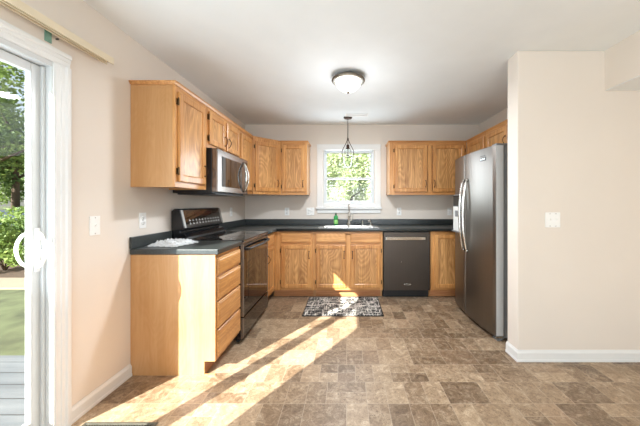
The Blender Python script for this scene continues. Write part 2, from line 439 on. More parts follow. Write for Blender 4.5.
mid = 1.608
lo = frame(j0+.022, j1-.022, k0+.022, mid+.018, .027, .025, .055).build('lower_sash', 'vinyl', r, .002)
hi = frame(j0+.022, j1-.022, mid-.018, k1-.022, .027, .062, .092).build('upper_sash', 'vinyl', r, .002)
box('pane', (j0+.049, j1-.049, .038, .042, k0+.049, mid-.009), 'glass', lo)
box('pane', (j0+.049, j1-.049, .075, .079, mid+.009, k1-.049), 'glass', hi)
for sx in (-.17, .17): box('sash_lock', (sx-.02, sx+.02, .03, .055, mid+.018, mid+.028), 'vinyl', lo, .002)

# unseen window added behind the camera to go with the fill light
r = thing('fill_window', '', ''); del r['label']; del r['category']; struct(r); r.location = (0, FY, 0)
frame(bx0-.08, bx1+.08, bz0-.08, bz1+.08, .078, .0, .02).build('casing', 'trim', r, .003)
fm = frame(bx0, bx1, bz0, bz1, .05, -.09, -.02)
for q in (0.0, 1.0): fm.box(q-.03, q+.03, -.09, -.02, bz0+.05, bz1-.05)
fm.build('frame', 'vinyl', r, .003)
box('pane', (bx0+.04, bx1-.04, -.058, -.052, bz0+.04, bz1-.04), 'glass', r)

# patio door
r = thing('door_1', '', ''); del r['label']; del r['category']; struct(r); r.location = (LW, 0, 0)
# casing with stepped profile (local x: into the room)
cas = [(0, 0), (.0, .082), (.020, .082), (.022, .074), (.022, .058), (.016, .052), (.016, .034), (.012, .030), (.012, .010), (.008, 0)]
cy = 1.449
m = MB().prism([(px, cy+w_) for (px, w_) in cas], 'z', 0, DZ-.005)
m.prism([(px, DY0+.026-w_) for (px, w_) in cas], 'z', 0, DZ-.005)
m.prism([(px, DZ-.0045+w_*.88) for (px, w_) in cas], 'y', DY0+.026-.082, cy+.082)
m.build('casing', 'trim', r)
m = MB().box(-.138, .002, DY1-.030, DY1-.002, .022, DZ-.002).box(-.138, .002, DY0+.002, DY0+.03, .022, DZ-.002).box(-.138, .002, DY0+.03, DY1-.03, DZ-.032, DZ-.002)
m.box(-.045, -.03, DY1-.044, DY1-.0305, .022, DZ-.035)
m.build('frame', 'vinyl', r, .003)
box('threshold', (-.138, .002, DY0+.002, DY1-.002, .0, .021), 'almond', r, .003)
# inner sliding panel (far) and outer fixed panel (near)
def panel(name, xa, xb, ya, yb, sa, sb, par):
    z0_, z1_ = .024, DZ-.036
    mm = MB().box(xa, xb, ya, ya+sa, z0_, z1_).box(xa, xb, yb-sb, yb, z0_, z1_).box(xa, xb, ya+sa, yb-sb, z0_, z0_+.10).box(xa, xb, ya+sa, yb-sb, 1.903, z1_)
    o = mm.build(name, 'vinyl', par, .004)
    xm = (xa+xb)/2
    g = box('pane', (xm-.006, xm+.006, ya+sa-.005, yb-sb+.005, z0_+.095, 1.908), 'glass', o)
    g['label'] = 'clear double glass pane'
    return o
inner = panel('door_panel', -.077, -.045, .62, 1.442, .124, .052, r)
outer = panel('door_panel', -.135, -.095, -.098, .63, .066, .122, r)
# handles on the far stile, inside and outside
def pull(sgn, xs, par, dep):
    h0, h1 = .905, 1.085
    pts = []
    for i in range(13):
        t = i/12; a = PI*t
        pts.append((xs+sgn*(.010+dep*math.sin(a)**.55), 1.417, h0+(h1-h0)*t))
    mm = MB().tube(pts, .0075, 10)
    mm.box(min(xs, xs+sgn*.006), max(xs, xs+sgn*.006), 1.404, 1.430, h0-.022, h1+.022)
    o = mm.build('handle', 'plate', par, .003); o['label'] = 'white D-shaped pull handle'
    return o
pull(1, -.045, inner, .034); pull(-1, -.077, inner, .066)
mm = MB()
for zz in (.925, .985, 1.06): mm.lathe([(.001, 0), (.010, .001), (.012, .008), (.008, .014), (.0005, .016)], -.0445, 1.429, zz, 12, 'x')
mm.build('latch_knob', 'plate', inner)

# ------------------------------------------------------------------ cabinets (local frame: x along the front, front face at y=0 looking to -y, body behind)
def bail(parent, x, z, L=.088, horiz=False):
    """dark bail pull hanging on two small posts"""
    mm = MB(); pts = []
    for i in range(15):
        t = i/14; a = PI*t
        pts.append((x, -.021-.024*math.sin(a)**.7, z-L/2+L*t))
    mm.tube(pts, [.0028+.0014*math.sin(PI*i/14) for i in range(15)], 8)
    for q in (-1, 1):
        mm.lathe([(.0085, 0), (.0085, -.003), (.004, -.006), (.004, -.004)], x, -.0185, z+q*L/2, 12, 'y')
    return mm.build('handle', 'bronze', parent)
def hinge(parent, x, z):
    mm = MB().lathe([(.0052, -.026), (.0052, .026)], x, -.012, z, 8, 'z').box(x-.012, x+.012, -.004, -.0008, z-.022, z+.022)
    mm.lathe([(.003, .026), (.004, .029), (.0005, .033)], x, -.012, z, 8, 'z')
    return mm.build('hinge', 'hinge', parent)
DT = .019
def door(parent, x0, x1, z0, z1, hside, handle_z=None, hinges=True, handle_x=None):
    fw = min(.052, (x1-x0)*.22); e = .0008
    mm = MB()
    # frame built as a ring so that the panel sits inside it
    rg = [(x0, x1, z0, z1, e), (x0, x1, z0, z1, DT-.005), (x0+.006, x1-.006, z0+.006, z1-.006, DT),
          (x0+fw-.006, x1-fw+.006, z0+fw-.006, z1-fw+.006, DT), (x0+fw, x1-fw, z0+fw, z1-fw, DT-.005), (x0+fw+.001, x1-fw-.001, z0+fw+.001, z1-fw-.001, DT-.011)]
    vs = []; fs = []
    for (a, b, c_, d_, dd) in rg: vs += [(a, -dd, c_), (b, -dd, c_), (b, -dd, d_), (a, -dd, d_)]
    for i in range(len(rg)-1):
        for j in range(4):
            p, q = i*4+j, i*4+(j+1) % 4; fs.append((p, q, q+4, p+4))
    L = (len(rg)-1)*4
    fs.append((3, 2, 1, 0)); fs.append((L, L+1, L+2, L+3))
    d = mm.add(vs, fs).build('door', 'oak', parent)
    pn = MB().rects([(x0+fw+.001, x1-fw-.001, z0+fw+.001, z1-fw-.001, DT-.0108), (x0+fw+.002, x1-fw-.002, z0+fw+.002, z1-fw-.002, DT-.009),
                     (x0+fw+.006, x1-fw-.006, z0+fw+.006, z1-fw-.006, DT-.0085)])
    pn.build('door_panel', 'oak_panel', d)
    hx = x0-.004 if hside == 'l' else x1+.004
    if hinges:
        for zz in (z0+.075, z1-.075) if z1-z0 > .32 else (z0+.05, z1-.05): hinge(d, hx, zz)
    if handle_z is not None:
        bail(d, (x1-.024) if hside == 'l' else (x0+.024), handle_z)
    return d
def drawer(parent, x0, x1, z0, z1, name='drawer'):
    mm = MB().rects([(x0, x1, z0, z1, .0008), (x0, x1, z0, z1, DT-.008), (x0+.004, x1-.004, z0+.004, z1-.004, DT-.003), (x0+.012, x1-.012, z0+.012, z1-.012, DT-.003), (x0+.016, x1-.016, z0+.016, z1-.016, DT)])
    return mm.build(name, 'oak_drawer', parent)
def wall_cab(label, loc, rz, W_, z0, z1, depth=.32, lx=0, rx=0, sl=.035, sr=.035):
    r = thing('wall_cabinet', label, 'cabinet', (loc[0], loc[1], z0), rz)
    h = z1-z0
    MB().box(0, .018, .018, depth, .0, h).box(W_-.018, W_, .018, depth, .0, h).box(.018, W_-.018, .018, depth, .012, .03).box(.018, W_-.018, .018, depth, h-.018, h).box(.018, W_-.018, depth-.012, depth, .03, h-.018).build('body', 'oak_side', r, .001)
    f = MB().box(0, sl, 0, .0175, 0, h).box(W_-sr, W_, 0, .0175, 0, h); f.split('face_stile', 'oak', r, .001)
    MB().box(sl, W_-sr, 0, .0175, 0, .05).box(sl, W_-sr, 0, .0175, h-.045, h).split('face_rail', 'oak_x', r, .001)
    # small crown strip
    pr = [(0, h-.001), (-.007, h-.001), (-.014, h+.012), (-.018, h+.016), (-.018, h+.022), (0, h+.022)]
    mm = MB().prism(pr, 'x', -lx, W_+rx)
    if lx: mm.prism([(-(-p_[0]), p_[1]) if False else (p_[0], p_[1]) for p_ in pr], 'y', -.0005, depth)
    if rx: mm.prism([(W_-p_[0], p_[1]) for p_ in pr], 'y', -.0005, depth)
    mm.box(0.001, W_-.001, .0, depth, h+.0005, h+.012)
    mm.build('crown', 'oak_x', r)
    return r
G_L = 'oak wall cabinets on the left wall'; UZ0, UZ1 = 1.352, 2.088
UD = .318
ux = LW+UD+.001
UL = {}
# left run: local x = world +y
yA = 1.971
c1 = wall_cab('tall honey oak wall cabinet nearest the patio door, bare side panel facing the viewer', (ux, yA), R(90), .440, UZ0, UZ1, UD, lx=.018)
door(c1, .030, .405, .040, UZ1-UZ0-.040, 'l', .155)
c2 = wall_cab('short two-door oak wall cabinet directly above the microwave', (ux, yA+.442), R(90), .742, 1.727, UZ1, UD)
door(c2, .030, .352, .036, UZ1-1.727-.036, 'l', .12)
door(c2, .390, .712, .036, UZ1-1.727-.036, 'r', .12)
MB().box(.353, .389, 0, .0175, .051, UZ1-1.727-.046).build('face_stile', 'oak', c2, .001)
c3 = wall_cab('narrow oak wall cabinet between the microwave and the corner cabinet', (ux, yA+1.186), R(90), BW-.612-(yA+1.186), UZ0, UZ1, UD)
w3 = BW-.612-(yA+1.186)
door(c3, .028, w3-.028, .040, UZ1-UZ0-.040, 'r', .155)
# diagonal corner cabinet
r = thing('corner_cabinet', 'oak wall cabinet set diagonally across the far left corner', 'cabinet', (LW, BW, UZ0), 0)
h = UZ1-UZ0; a = .610; b = UD
poly = [(.001, -.001), (.001, -a), (b, -a), (a, -b), (a, -.001)]
MB().prism(poly, 'z', 0, h).build('body', 'oak_side', r)
pc = [(.001, -.002), (.001, -a), (b+.012, -a-.001), (a+.001, -b-.012), (a, -.002)]
MB().prism(pc, 'z', h+.0005, h+.022).build('crown', 'oak_x', r)
fr_ = bpy.data.objects.new('front_face', None)
# the front, in its own turned frame
DL = math.hypot(a-b, a-b)
def turned(parent, loc, rz, build):
    before = set(bpy.data.objects); build(); 
    for o in set(bpy.data.objects)-before:
        if o.parent == parent: o.location = loc; o.rotation_euler = (0, 0, rz)
bpy.data.objects.remove(fr_)
def bf():
    MB().box(.001, .035, -.018, -.0005, 0, h).box(DL-.035, DL-.001, -.018, -.0005, 0, h).box(.035, DL-.035, -.018, -.0005, 0, .04).box(.035, DL-.035, -.018, -.0005, h-.04, h).split('face_stile', 'oak', r, .001)
turned(r, (b, -a, 0), R(45), bf)
def bd_(): door(r, .030, DL-.030, .040, h-.040, 'l', .155)
turned(r, (b+.018*math.sin(R(45)), -a-.018*math.cos(R(45)), 0), R(45), bd_)
# back wall uppers
by = BW-UD-.001
c4 = wall_cab('single-door oak wall cabinet left of the sink window', (LW+.612, by), 0, .378, UZ0, UZ1, UD, rx=.018)
door(c4, .030, .348, .040, h-.040, 'l', .155)
c5 = wall_cab('two-door oak wall cabinet right of the sink window, beside the refrigerator', (.598, by), 0, 1.082, UZ0, UZ1, UD, lx=.018, sl=.072)
door(c5, .068, .528, .040, h-.040, 'l', .155); door(c5, .602, 1.055, .040, h-.040, 'r', .155)
MB().box(.535, .595, 0, .0175, .051, h-.046).build('face_stile', 'oak', c5, .001)
# right wall short cabinets above the refrigerator: local x = toward the camera
c6 = wall_cab('narrow short oak wall cabinet in the far right corner above the refrigerator', (RW-UD-.001, by-.002), R(-90), .535, 1.80, UZ1, UD, sl=.055)
door(c6, .05, .505, .036, UZ1-1.80-.036, 'l', None)
c7 = wall_cab('wide short oak wall cabinet above the refrigerator, next to the partition wall', (RW-UD-.001, by-.539), R(-90), .95, 1.80, UZ1, UD)
door(c7, .03, .455, .036, UZ1-1.80-.036, 'l', .10); door(c7, .495, .92, .036, UZ1-1.80-.036, 'r', .10)
MB().box(.456, .494, 0, .0175, .051, UZ1-1.80-.046).build('face_stile', 'oak', c7, .001)

# base cabinets
CZ = .866; BD = .607
def base_cab(label, loc, rz, W_, left_end=False, depth=BD, sl=.035, sr=.035):
    r = thing('base_cabinet', label, 'cabinet', (loc[0], loc[1], 0), rz)
    e = -.0005
    # side panels with a toe-kick notch
    side = [(.018, .102), (.078, .102), (.078, 0), (depth, 0), (depth, CZ), (.018, CZ)]
    if left_end: side = [(0, .102), (.078, .102), (.078, 0), (depth, 0), (depth, CZ), (0, CZ)]
    mm = MB().prism(side, 'x', 0, .016)
    mm.prism([(.018, .102), (.078, .102), (.078, 0), (depth, 0), (depth, CZ), (.018, CZ)], 'x', W_-.016, W_)
    mm.box(.016, W_-.016, .02, depth, .102, .118).box(.016, W_-.016, depth-.01, depth, .118, CZ)
    mm.build('body', 'oak_side', r)
    x_0 = .017 if left_end else 0
    MB().box(x_0, sl, 0, .0175, .102, CZ).box(W_-sr, W_, 0, .0175, .102, CZ).split('face_stile', 'oak', r, .001)
    MB().box(sl, W_-sr, 0, .0175, .102, .14).box(sl, W_-sr, 0, .0175, CZ-.045, CZ).box(sl, W_-sr, .001, .0175, .685, .73).split('face_rail', 'oak_x', r, .001)
    box('toe_kick', (.017, W_-.017, .079, .09, 0, .10), 'toe', r)
    return r
fx_ = LW+BD+.001
b1 = base_cab('four-drawer oak base cabinet at the near end of the left counter', (fx_, yA), R(90), .438, True)
for (a_z, b_z) in ((.712, .835), (.532, .698), (.330, .518), (.126, .316)): drawer(b1, .022, .430, a_z, b_z)
MB().box(.018, .436, .002, .0172, .12, .86).build('drawer_box', 'toe', b1)
MB().box(.0005, .003, .0, BD, .0, .012).build('quarter_round', 'oak_x', b1)
y3 = 3.172
b2 = base_cab('narrow oak base cabinet with one door, between range and corner', (fx_, y3), R(90), BW-BD-y3-.004, sr=.055)
w_ = BW-BD-y3-.004
drawer(b2, .03, w_-.05, .722, .850); door(b2, .03, w_-.05, .135, .690, 'r', .57)
fy_ = BW-BD-.001
b3 = base_cab('single-door oak base cabinet in the left corner, left of the sink cabinet', (-.975, fy_), 0, .542, sl=.122)
drawer(b3, .118, .508, .722, .850); door(b3, .118, .508, .135, .692, 'l', .565)
b4 = base_cab('oak sink base cabinet with two doors and two false drawer fronts', (-.431, fy_), 0, .894)
drawer(b4, .031, .417, .722, .850, 'false_front'); drawer(b4, .478, .870, .722, .850, 'false_front')
door(b4, .031, .417, .135, .692, 'l', .565); door(b4, .478, .870, .135, .692, 'r', .565)
MB().box(.418, .477, 0, .0175, .136, .835).build('face_stile', 'oak', b4, .001)
b5 = base_cab('oak base cabinet with one tall door between dishwasher and refrigerator', (1.083, fy_), 0, .60, sl=.056, sr=.175)
door(b5, .052, .43, .135, .825, 'r', None)

# ------------------------------------------------------------------ counters with backsplash
ct = .868; cT = .908
def nose(mm, *a): pass
r = thing('countertop', 'short dark laminate countertop left of the range, holding the white packet', 'countertop', (0, 0, ct))
x_f = fx_+.028
MB().box(LW+.001, x_f, yA-.012, 2.409, 0, cT-ct).build('counter_slab', 'counter', r, .007, 3)
MB().box(LW+.001, LW+.022, yA-.012, 2.409, cT-ct+.0005, .085+cT-ct).build('backsplash', 'counter', r, .003)
r = thing('countertop', 'long L-shaped dark laminate countertop along the back wall holding the sink', 'countertop', (0, 0, ct))
SX0, SX1, SY0, SY1 = -.32, .37, 3.64, 4.06
y_f = fy_-.028
cz = cT-ct
m = MB().box(LW+.001, x_f, 3.168, y_f+.0, 0, cz)
m2 = MB().prism([(LW+.001, 3.168), (x_f, 3.168), (x_f, y_f-.02), (x_f+.02, y_f), (SX0, y_f), (SX0, BW-.001), (LW+.001, BW-.001)], 'z', 0, cz)
m2.box(SX1, RW-.002, y_f, BW-.001, 0, cz)
m2.box(SX0, SX1, y_f, SY0, 0, cz).box(SX0, SX1, SY1, BW-.001, 0, cz)
m2.build('counter_slab', 'counter', r)
MB().tube([(x_f-.002, 3.17, cz/2), (x_f-.002, y_f-.02, cz/2)], cz/2*.98, 10).tube([(x_f+.02, y_f+.002, cz/2), (RW-.01, y_f+.002, cz/2)], cz/2*.98, 10).build('counter_nosing', 'counter', r)
MB().box(LW+.001, LW+.022, 3.168, BW-.001, cz+.0005, .085+cz).box(LW+.023, RW-.002, BW-.022, BW-.001, cz+.0005, .085+cz).build('backsplash', 'counter', r, .003)

# sink
r = thing('kitchen_sink', 'stainless steel drop-in sink under the window', 'sink', (.022, 3.835, cT))
ow, od = .405, .255
m = MB()
x0, x1, y0, y1 = -ow, ow, -.245, .195
def bowl(a0, a1, b0, b1):
    mm = MB(); d_ = .17; rings = [(0, .004), (.004, .003), (.012, -.02), (.022, -d_+.02), (.05, -d_)]
    vs = []; fs = []
    for (ins, z) in rings:
        vs += [(a0+ins, b0+ins, z), (a1-ins, b0+ins, z), (a1-ins, b1-ins, z), (a0+ins, b1-ins, z)]
    for i in range(len(rings)-1):
        for j in range(4):
            p, q = i*4+j, i*4+(j+1) % 4; fs.append((p, q, q+4, p+4))
    L = 4*(len(rings)-1); fs.append((L, L+1, L+2, L+3))
    o = mm.add(vs, fs).build('bowl', 'sinkmetal', r, 0, fix=False); return o
bl0, bl1, br0, br1, by0, by1 = -.335, -.012, .012, .335, -.185, .155
by1 = .11
m.box(x0, x1, y0, by0, .0005, .006).box(x0, x1, by1, y1, .0005, .006).box(x0, bl0, by0, by1, .0005, .006).box(br1, x1, by0, by1, .0005, .006).box(bl1, br0, by0, by1, .0005, .006)
m.build('rim', 'sinkmetal', r, .002)
bowl(bl0, bl1, by0, by1); bowl(br0, br1, by0, by1)
for q in (-.175, .175): MB().lathe([(.036, 0), (.038, .003), (.02, .002), (.002, .001)], q, -.03, -.1695, 20).build('drain', 'chrome', r)
# faucet
r = thing('kitchen_faucet', 'tall gooseneck pull-down faucet behind the sink', 'faucet', (.030, 3.985, cT+.0065))
MB().lathe([(.027, 0), (.027, .006), (.020, .014), (.017, .05), (.015, .16)], n=20).build('base', 'nickel', r)
pts = [(0, 0, .15), (0, 0, .24)]
for i in range(1, 15):
    a = PI*i/14*1.0; pts.append((0, -.085+.085*math.cos(a), .24+.085*math.sin(a)))
pts.append((0, -.172, .215))
MB().tube(pts, .0115, 12).build('spout', 'nickel', r)
MB().tube([(0, -.171, .216), (0, -.174, .19), (0, -.177, .15), (0, -.178, .13)], [.013, .017, .018, .016], 14).build('spray_head', 'nickel', r)
MB().tube([(.014, 0, .07), (.042, 0, .078)], .012, 12).tube([(.04, 0, .078), (.052, -.01, .10), (.056, -.018, .17)], [.008, .006, .007], 10).build('lever', 'nickel', r)
# soap dispenser pump, black cap, air gap
r = thing('soap_pump', 'small metal soap pump on the sink deck right of the faucet', 'soap dispenser', (.225, 3.985, cT+.0065))
MB().lathe([(.017, 0), (.017, .006), (.009, .012), (.008, .05), (.010, .052), (.010, .066), (.002, .068)], n=16).build('pump_body', 'nickel', r)
MB().tube([(0, 0, .06), (0, -.03, .064), (0, -.055, .055)], .0055, 10).build('pump_nozzle', 'nickel', r)
tag(lift(MB().lathe([(.033, 0), (.034, .012), (.028, .022), (.012, .026), (.010, .034), (.001, .036)], .15, 3.985, cT+.0065, 20).build('sink_stopper', 'black'), (.15, 3.985, cT+.0065)), 'round black sink stopper lying right behind the sink beside the faucet', 'stopper')
r = thing('side_sprayer', 'curved metal side sprayer at the right end of the sink', 'sprayer', (.345, 3.985, cT+.0065))
MB().lathe([(.019, 0), (.019, .006), (.013, .012), (.012, .022)], n=16).build('holder', 'nickel', r)
MB().tube([(0, 0, .02), (0, 0, .045), (-.008, -.008, .062), (-.024, -.02, .068), (-.036, -.03, .058)], [.009, .010, .012, .013, .011], 12).build('spray_handle', 'nickel', r)
# dish soap bottle
M['soap'] = plain('green_soap', lin(20, 150, 70), .15, noise=.08, coat=.5)
M['soaplabel'] = plain('soap_label', lin(150, 215, 120), .4, noise=.2, nscale=60)
M['soapcap'] = plain('dark_green_cap', lin(20, 70, 45), .4)
r = thing('dish_soap_bottle', 'green dish soap bottle standing on the counter left of the faucet', 'bottle', (-.165, 4.100, cT+.0012))
prof = [(.024, .0), (.030, .006), (.031, .05), (.028, .072), (.032, .10), (.030, .130), (.014, .147), (.012, .152)]
o = MB().lathe([(r_, z_) for r_, z_ in prof], n=24).build('bottle_body', 'soap', r); o.scale = (1, .62, 1)
o = MB().lathe([(.0315, .018), (.0325, .02), (.0325, .075), (.0315, .077)], n=24).build('bottle_label', 'soaplabel', r); o.scale = (.98, .62, 1)
MB().lathe([(.013, .150), (.013, .168), (.007, .172), (.006, .182), (.001, .183)], n=16).build('cap', 'soapcap', r)

# crumpled packet on the near counter
M['paper'] = plain('white_wrinkled_plastic', lin(205, 206, 206), .35, noise=.05, nscale=50)
def packet():
    nx_, ny_ = 30, 34; vs = []; fs = []; rr = random.Random(3)
    hs = [[rr.random() for _ in range(ny_+1)] for _ in range(nx_+1)]
    for i in range(nx_+1):
        for j in range(ny_+1):
            u, v = i/nx_, j/ny_
            x = -.125+.25*u + .012*math.sin(j*.9)*(1 if i in (0, nx_) else 0); y = -.135+.27*v + .014*math.sin(i*1.1)*(1 if j in (0, ny_) else 0)
            e = min(u, 1-u, v, 1-v)*5; e = min(1, e)
            z = .002+e*(.012+.022*hs[i][j]*(.4+.6*math.sin(i*.8)**2)+.009*abs(math.sin(j*.75+i*.35)))
            vs.append((x, y, z))
    for i in range(nx_):
        for j in range(ny_):
            a = i*(ny_+1)+j; fs.append((a, a+ny_+1, a+ny_+2, a+1))
    o = MB().add(vs, fs, False).build('crumpled_packet', 'paper', None, fix=False)
    so = o.modifiers.new('thick', 'SOLIDIFY'); so.thickness = .0012; so.offset = 1
    return o
o = packet(); o.location = (-1.375, 2.185, cT+.0004); o.rotation_euler = (0, 0, R(-8))
tag(o, 'crumpled white packet lying on the near end of the dark counter', 'packet')

# ------------------------------------------------------------------ range (local: x = world +y, front to +x)
r = thing('range', 'black glass-top electric range with steel side trim between the left counters', 'stove', (fx_, 2.413, 0), R(90))
RWd = .752
box('body', (.004, RWd-.004, -.010, .58, .03, .895), 'blackenamel', r, .003)
MB().box(.001, RWd-.001, -.040, .50, .896, .913).build('cooktop', 'blackgloss', r, .005, 3)
M['burner'] = plain('burner_print', lin(46, 46, 48), .05)
for (bx_, by_, br_) in ((.20, .09, .11), (.56, .09, .085), (.20, .36, .08), (.56, .36, .10)):
    MB().lathe([(br_, .9132), (br_, .9136), (br_-.0016, .9136), (br_-.0016, .9132)], bx_, by_, 0, 48, caps=False).lathe([(br_*.6, .9132), (br_*.6, .9136), (br_*.6-.0014, .9136), (br_*.6-.0014, .9132)], bx_, by_, 0, 40, caps=False).build('burner_ring', 'burner', r)
# front trim, door, drawer
od_ = MB().box(.020, RWd-.020, -.034, -.0105, .235, .868).build('oven_door', 'blackgloss', r, .004)
MB().box(.002, .0195, -.036, -.0105, .235, .868).box(RWd-.0195, RWd-.002, -.036, -.0105, .235, .868).split('door_trim', 'steel', od_, .002)
box('oven_window', (.13, RWd-.13, -.0352, -.0342, .36, .70), M['blackgloss'], od_)
hp = []
for i in range(17):
    t = i/16; hp.append((.05+(RWd-.10)*t, -.062-.022*math.sin(PI*t), .825))
hm = MB().tube(hp, .011, 12)
hm.box(.042, .066, -.066, -.0345, .812, .838).box(RWd-.066, RWd-.042, -.066, -.0345, .812, .838)
hm.build('handle', 'black', od_, .002)
dr = box('storage_drawer', (.020, RWd-.020, -.034, -.0105, .045, .222), 'blackgloss', r, .004)
MB().box(.002, .0195, -.036, -.0105, .045, .222).box(RWd-.0195, RWd-.002, -.036, -.0105, .045, .222).split('drawer_trim', 'steel', dr, .002)
MB().box(.001, RWd-.001, -.033, -.012, .872, .894).build('vent_trim', 'steel', r, .002)
for q in (.05, RWd-.05):
    for yy in (.03, .53): MB().lathe([(.018, 0), (.018, .012), (.010, .014), (.010, .031)], q, yy, 0, 12).build('foot', 'black', r)
# backguard: local y to the wall = .605 at the wall
prof = [(.600, .914), (.600, 1.165), (.575, 1.186), (.540, 1.186), (.522, 1.178), (.482, 1.012), (.490, 1.000), (.520, .990), (.520, .975), (.478, .962), (.452, .935), (.445, .914)]
bgd = MB().prism(prof, 'x', .003, RWd-.003).build('backguard', 'blackenamel', r, .004)
th = math.atan2(.522-.482, 1.178-1.012)
def bgp(mm, x0, x1, s0, s1, t0, t1):
    """box on the slanted backguard face: s runs up the slope"""
    c0 = Vector((0, .482, 1.012)); up = Vector((0, math.sin(th), math.cos(th))); nn = Vector((0, -math.cos(th), math.sin(th)))
    vs = []
    for t in (t0, t1):
        for (x, s__) in ((x0, s0), (x1, s0), (x1, s1), (x0, s1)): vs.append(Vector((x, 0, 0))+c0+up*s__+nn*t)
    return mm.add(vs, [(0, 1, 2, 3), (7, 6, 5, 4), (0, 4, 5, 1), (1, 5, 6, 2), (2, 6, 7, 3), (3, 7, 4, 0)])
bgp(MB(), .035, RWd-.035, .012, .160, .0005, .004).build('control_panel', 'blackgloss', bgd, .001)
bgp(MB(), .003, .034, .004, .166, .0005, .005).build('end_cap', 'steel', bgd, .002); bgp(MB(), RWd-.034, RWd-.003, .004, .166, .0005, .005).build('end_cap', 'steel', bgd, .002)
M['display'] = plain('display_brown', lin(74, 40, 30), .08)
bgp(MB(), .20, .52, .105, .148, .0045, .0052).build('display', 'display', bgd)
M['legend'] = plain('panel_legend', lin(178, 176, 172), .4)
for i in range(11):
    for j in range(2):
        xx = .09+i*.055; mm = MB(); bgp(mm, xx, xx+.026, .030+j*.030, .037+j*.030, .0045, .0052); 
        bgp(mm, xx+.006, xx+.018, .040+j*.030, .046+j*.030, .0045, .0052); mm.build('button', 'legend', bgd)

# ------------------------------------------------------------------ microwave
r = thing('microwave', 'stainless over-the-range microwave with a curved loop handle', 'microwave', (ux, yA+.446, 1.312), R(90))
mw = .734; mh = .412
box('body', (0, mw, -.045, .30, .012, mh), 'black', r, .003)
d = MB().box(.0, mw, -.096, -.0465, .022, mh-.004).build('door', 'steel_mw', r, .006, 3)
box('window', (.085, .545, -.0985, -.0965, .075, mh-.062), 'blackgloss', d, .001)
box('control_strip', (.655, mw-.012, -.0985, -.0965, .05, mh-.04), 'blackgloss', d, .001)
mm = MB(); pL = []; pR = []
for i in range(21):
    t = i/20; a = PI*t; z = .045+(mh-.09)*t
    pL.append((.605-.038*math.sin(a)**.8, -.100-.040*math.sin(a)**.8, z))
    pR.append((.605+.036*math.sin(a)**.8, -.100-.040*math.sin(a)**.8, z))
mm.tube(pL, .009, 10).tube(pR, .007, 10)
mm.build('handle', 'chrome', d)
for i in range(5): MB().box(.10+i*.11, .19+i*.11, -.0475, -.0465, mh-.003, mh+.001).build('vent_slot', 'black', r)
MB().box(.02, mw-.02, -.07, .27, -.0, .0115).build('filter_plate', 'black', r, .003)

# ------------------------------------------------------------------ dishwasher
r = thing('dishwasher', 'dark slate stainless dishwasher with a wide silver bar handle', 'dishwasher', (.470, fy_, 0))
box('body', (.004, .602, .004, .57, .105, .862), 'black', r)
box('toe_panel', (.004, .602, .055, .075, .0, .104), 'black', r)
d = MB().box(.003, .603, -.024, .003, .108, .858).build('door', 'steel_dw', r, .005, 3)
hm = MB().box(.030, .540, -.048, -.040, .762, .800)
hm.box(.045, .075, -.040, -.0245, .770, .792).box(.495, .525, -.040, -.0245, .770, .792)
hm.build('handle', 'chrome', d, .003)
box('control_strip', (.012, .594, -.020, .002, .8585, .861), 'black', d)
text('maker_script', 'Whirlpool', .020, 'chrome', d, (.312, -.0248, .185), (R(90), 0, 0))
ring = [(.312+.042*math.cos(a), -.0246, .186+.011*math.sin(a)) for a in [2*PI*i/28 for i in range(28)]]
MB().tube(ring, .0012, 6, closed=True).build('badge_ring', 'chrome', d)
MB().lathe([(.004, 0), (.004, -.001), (.0005, -.0015)], .232, -.0242, .47, 12, 'y').build('sensor_dot', 'chrome', d)

# ------------------------------------------------------------------ refrigerator (local: x toward the camera, front to -x world)
FX = 1.40; FN = 2.452; FF = 3.362
r = thing('refrigerator', 'tall stainless side-by-side refrigerator with dispenser and paired bow handles', 'refrigerator', (FX, FF, 0), R(-90))
FW_ = FF-FN
box('body', (.004, FW_-.004, .006, .585, .028, 1.745), 'fridge_side', r, .004)
def front(x):       # depth of the bowed front
    t = x/FW_; return .066+.056*math.sin(PI*(.12+.80*t))**1.15
def fdoor(name, xa, xb, z0, z1, hole=None):
    n = 16; xs = [xa+(xb-xa)*i/n for i in range(n+1)]
    poly = [(xa, .004)]+[(x, -front(x)+(.008 if i in (0, n) else 0)) for i, x in enumerate(xs)]+[(xb, .004)]
    o = MB().prism(poly, 'z', z0, z1).build(name, 'steel', r, .004, 3)
    return o
split = .372
fd = fdoor('freezer_door', .002, split-.003, .045, 1.758)
rd = fdoor('fridge_door', split+.003, FW_-.002, .045, 1.758)
fd['label'] = 'narrow left freezer door with ice dispenser'; rd['label'] = 'wide right door with small dark badge'
def bow(x, par, s_):
    pts = []
    for i in range(25):
        t = i/24; z = .73+.75*t; a = math.sin(PI*t)
        pts.append((x+s_*(.004-.004*a), -front(x)-.010-.040*a**.75, z))
    mm = MB().tube(pts, .0125, 12)
    for zz in (.73, 1.48): mm.lathe([(.015, .004), (.015, -.012), (.010, -.016)], x+s_*.004, -front(x)-.002, zz, 14, 'y')
    return mm.build('handle', 'chrome', par)
M['door_edge'] = plain('fridge_door_edge', lin(196, 196, 194), .35, noise=.02)
MB().box(FW_-.0018, FW_-.0002, -front(FW_)+.010, -.004, .05, 1.753).build('door_edge', 'door_edge', rd)
bow(split-.014, fd, -1); bow(split+.070, rd, 1)
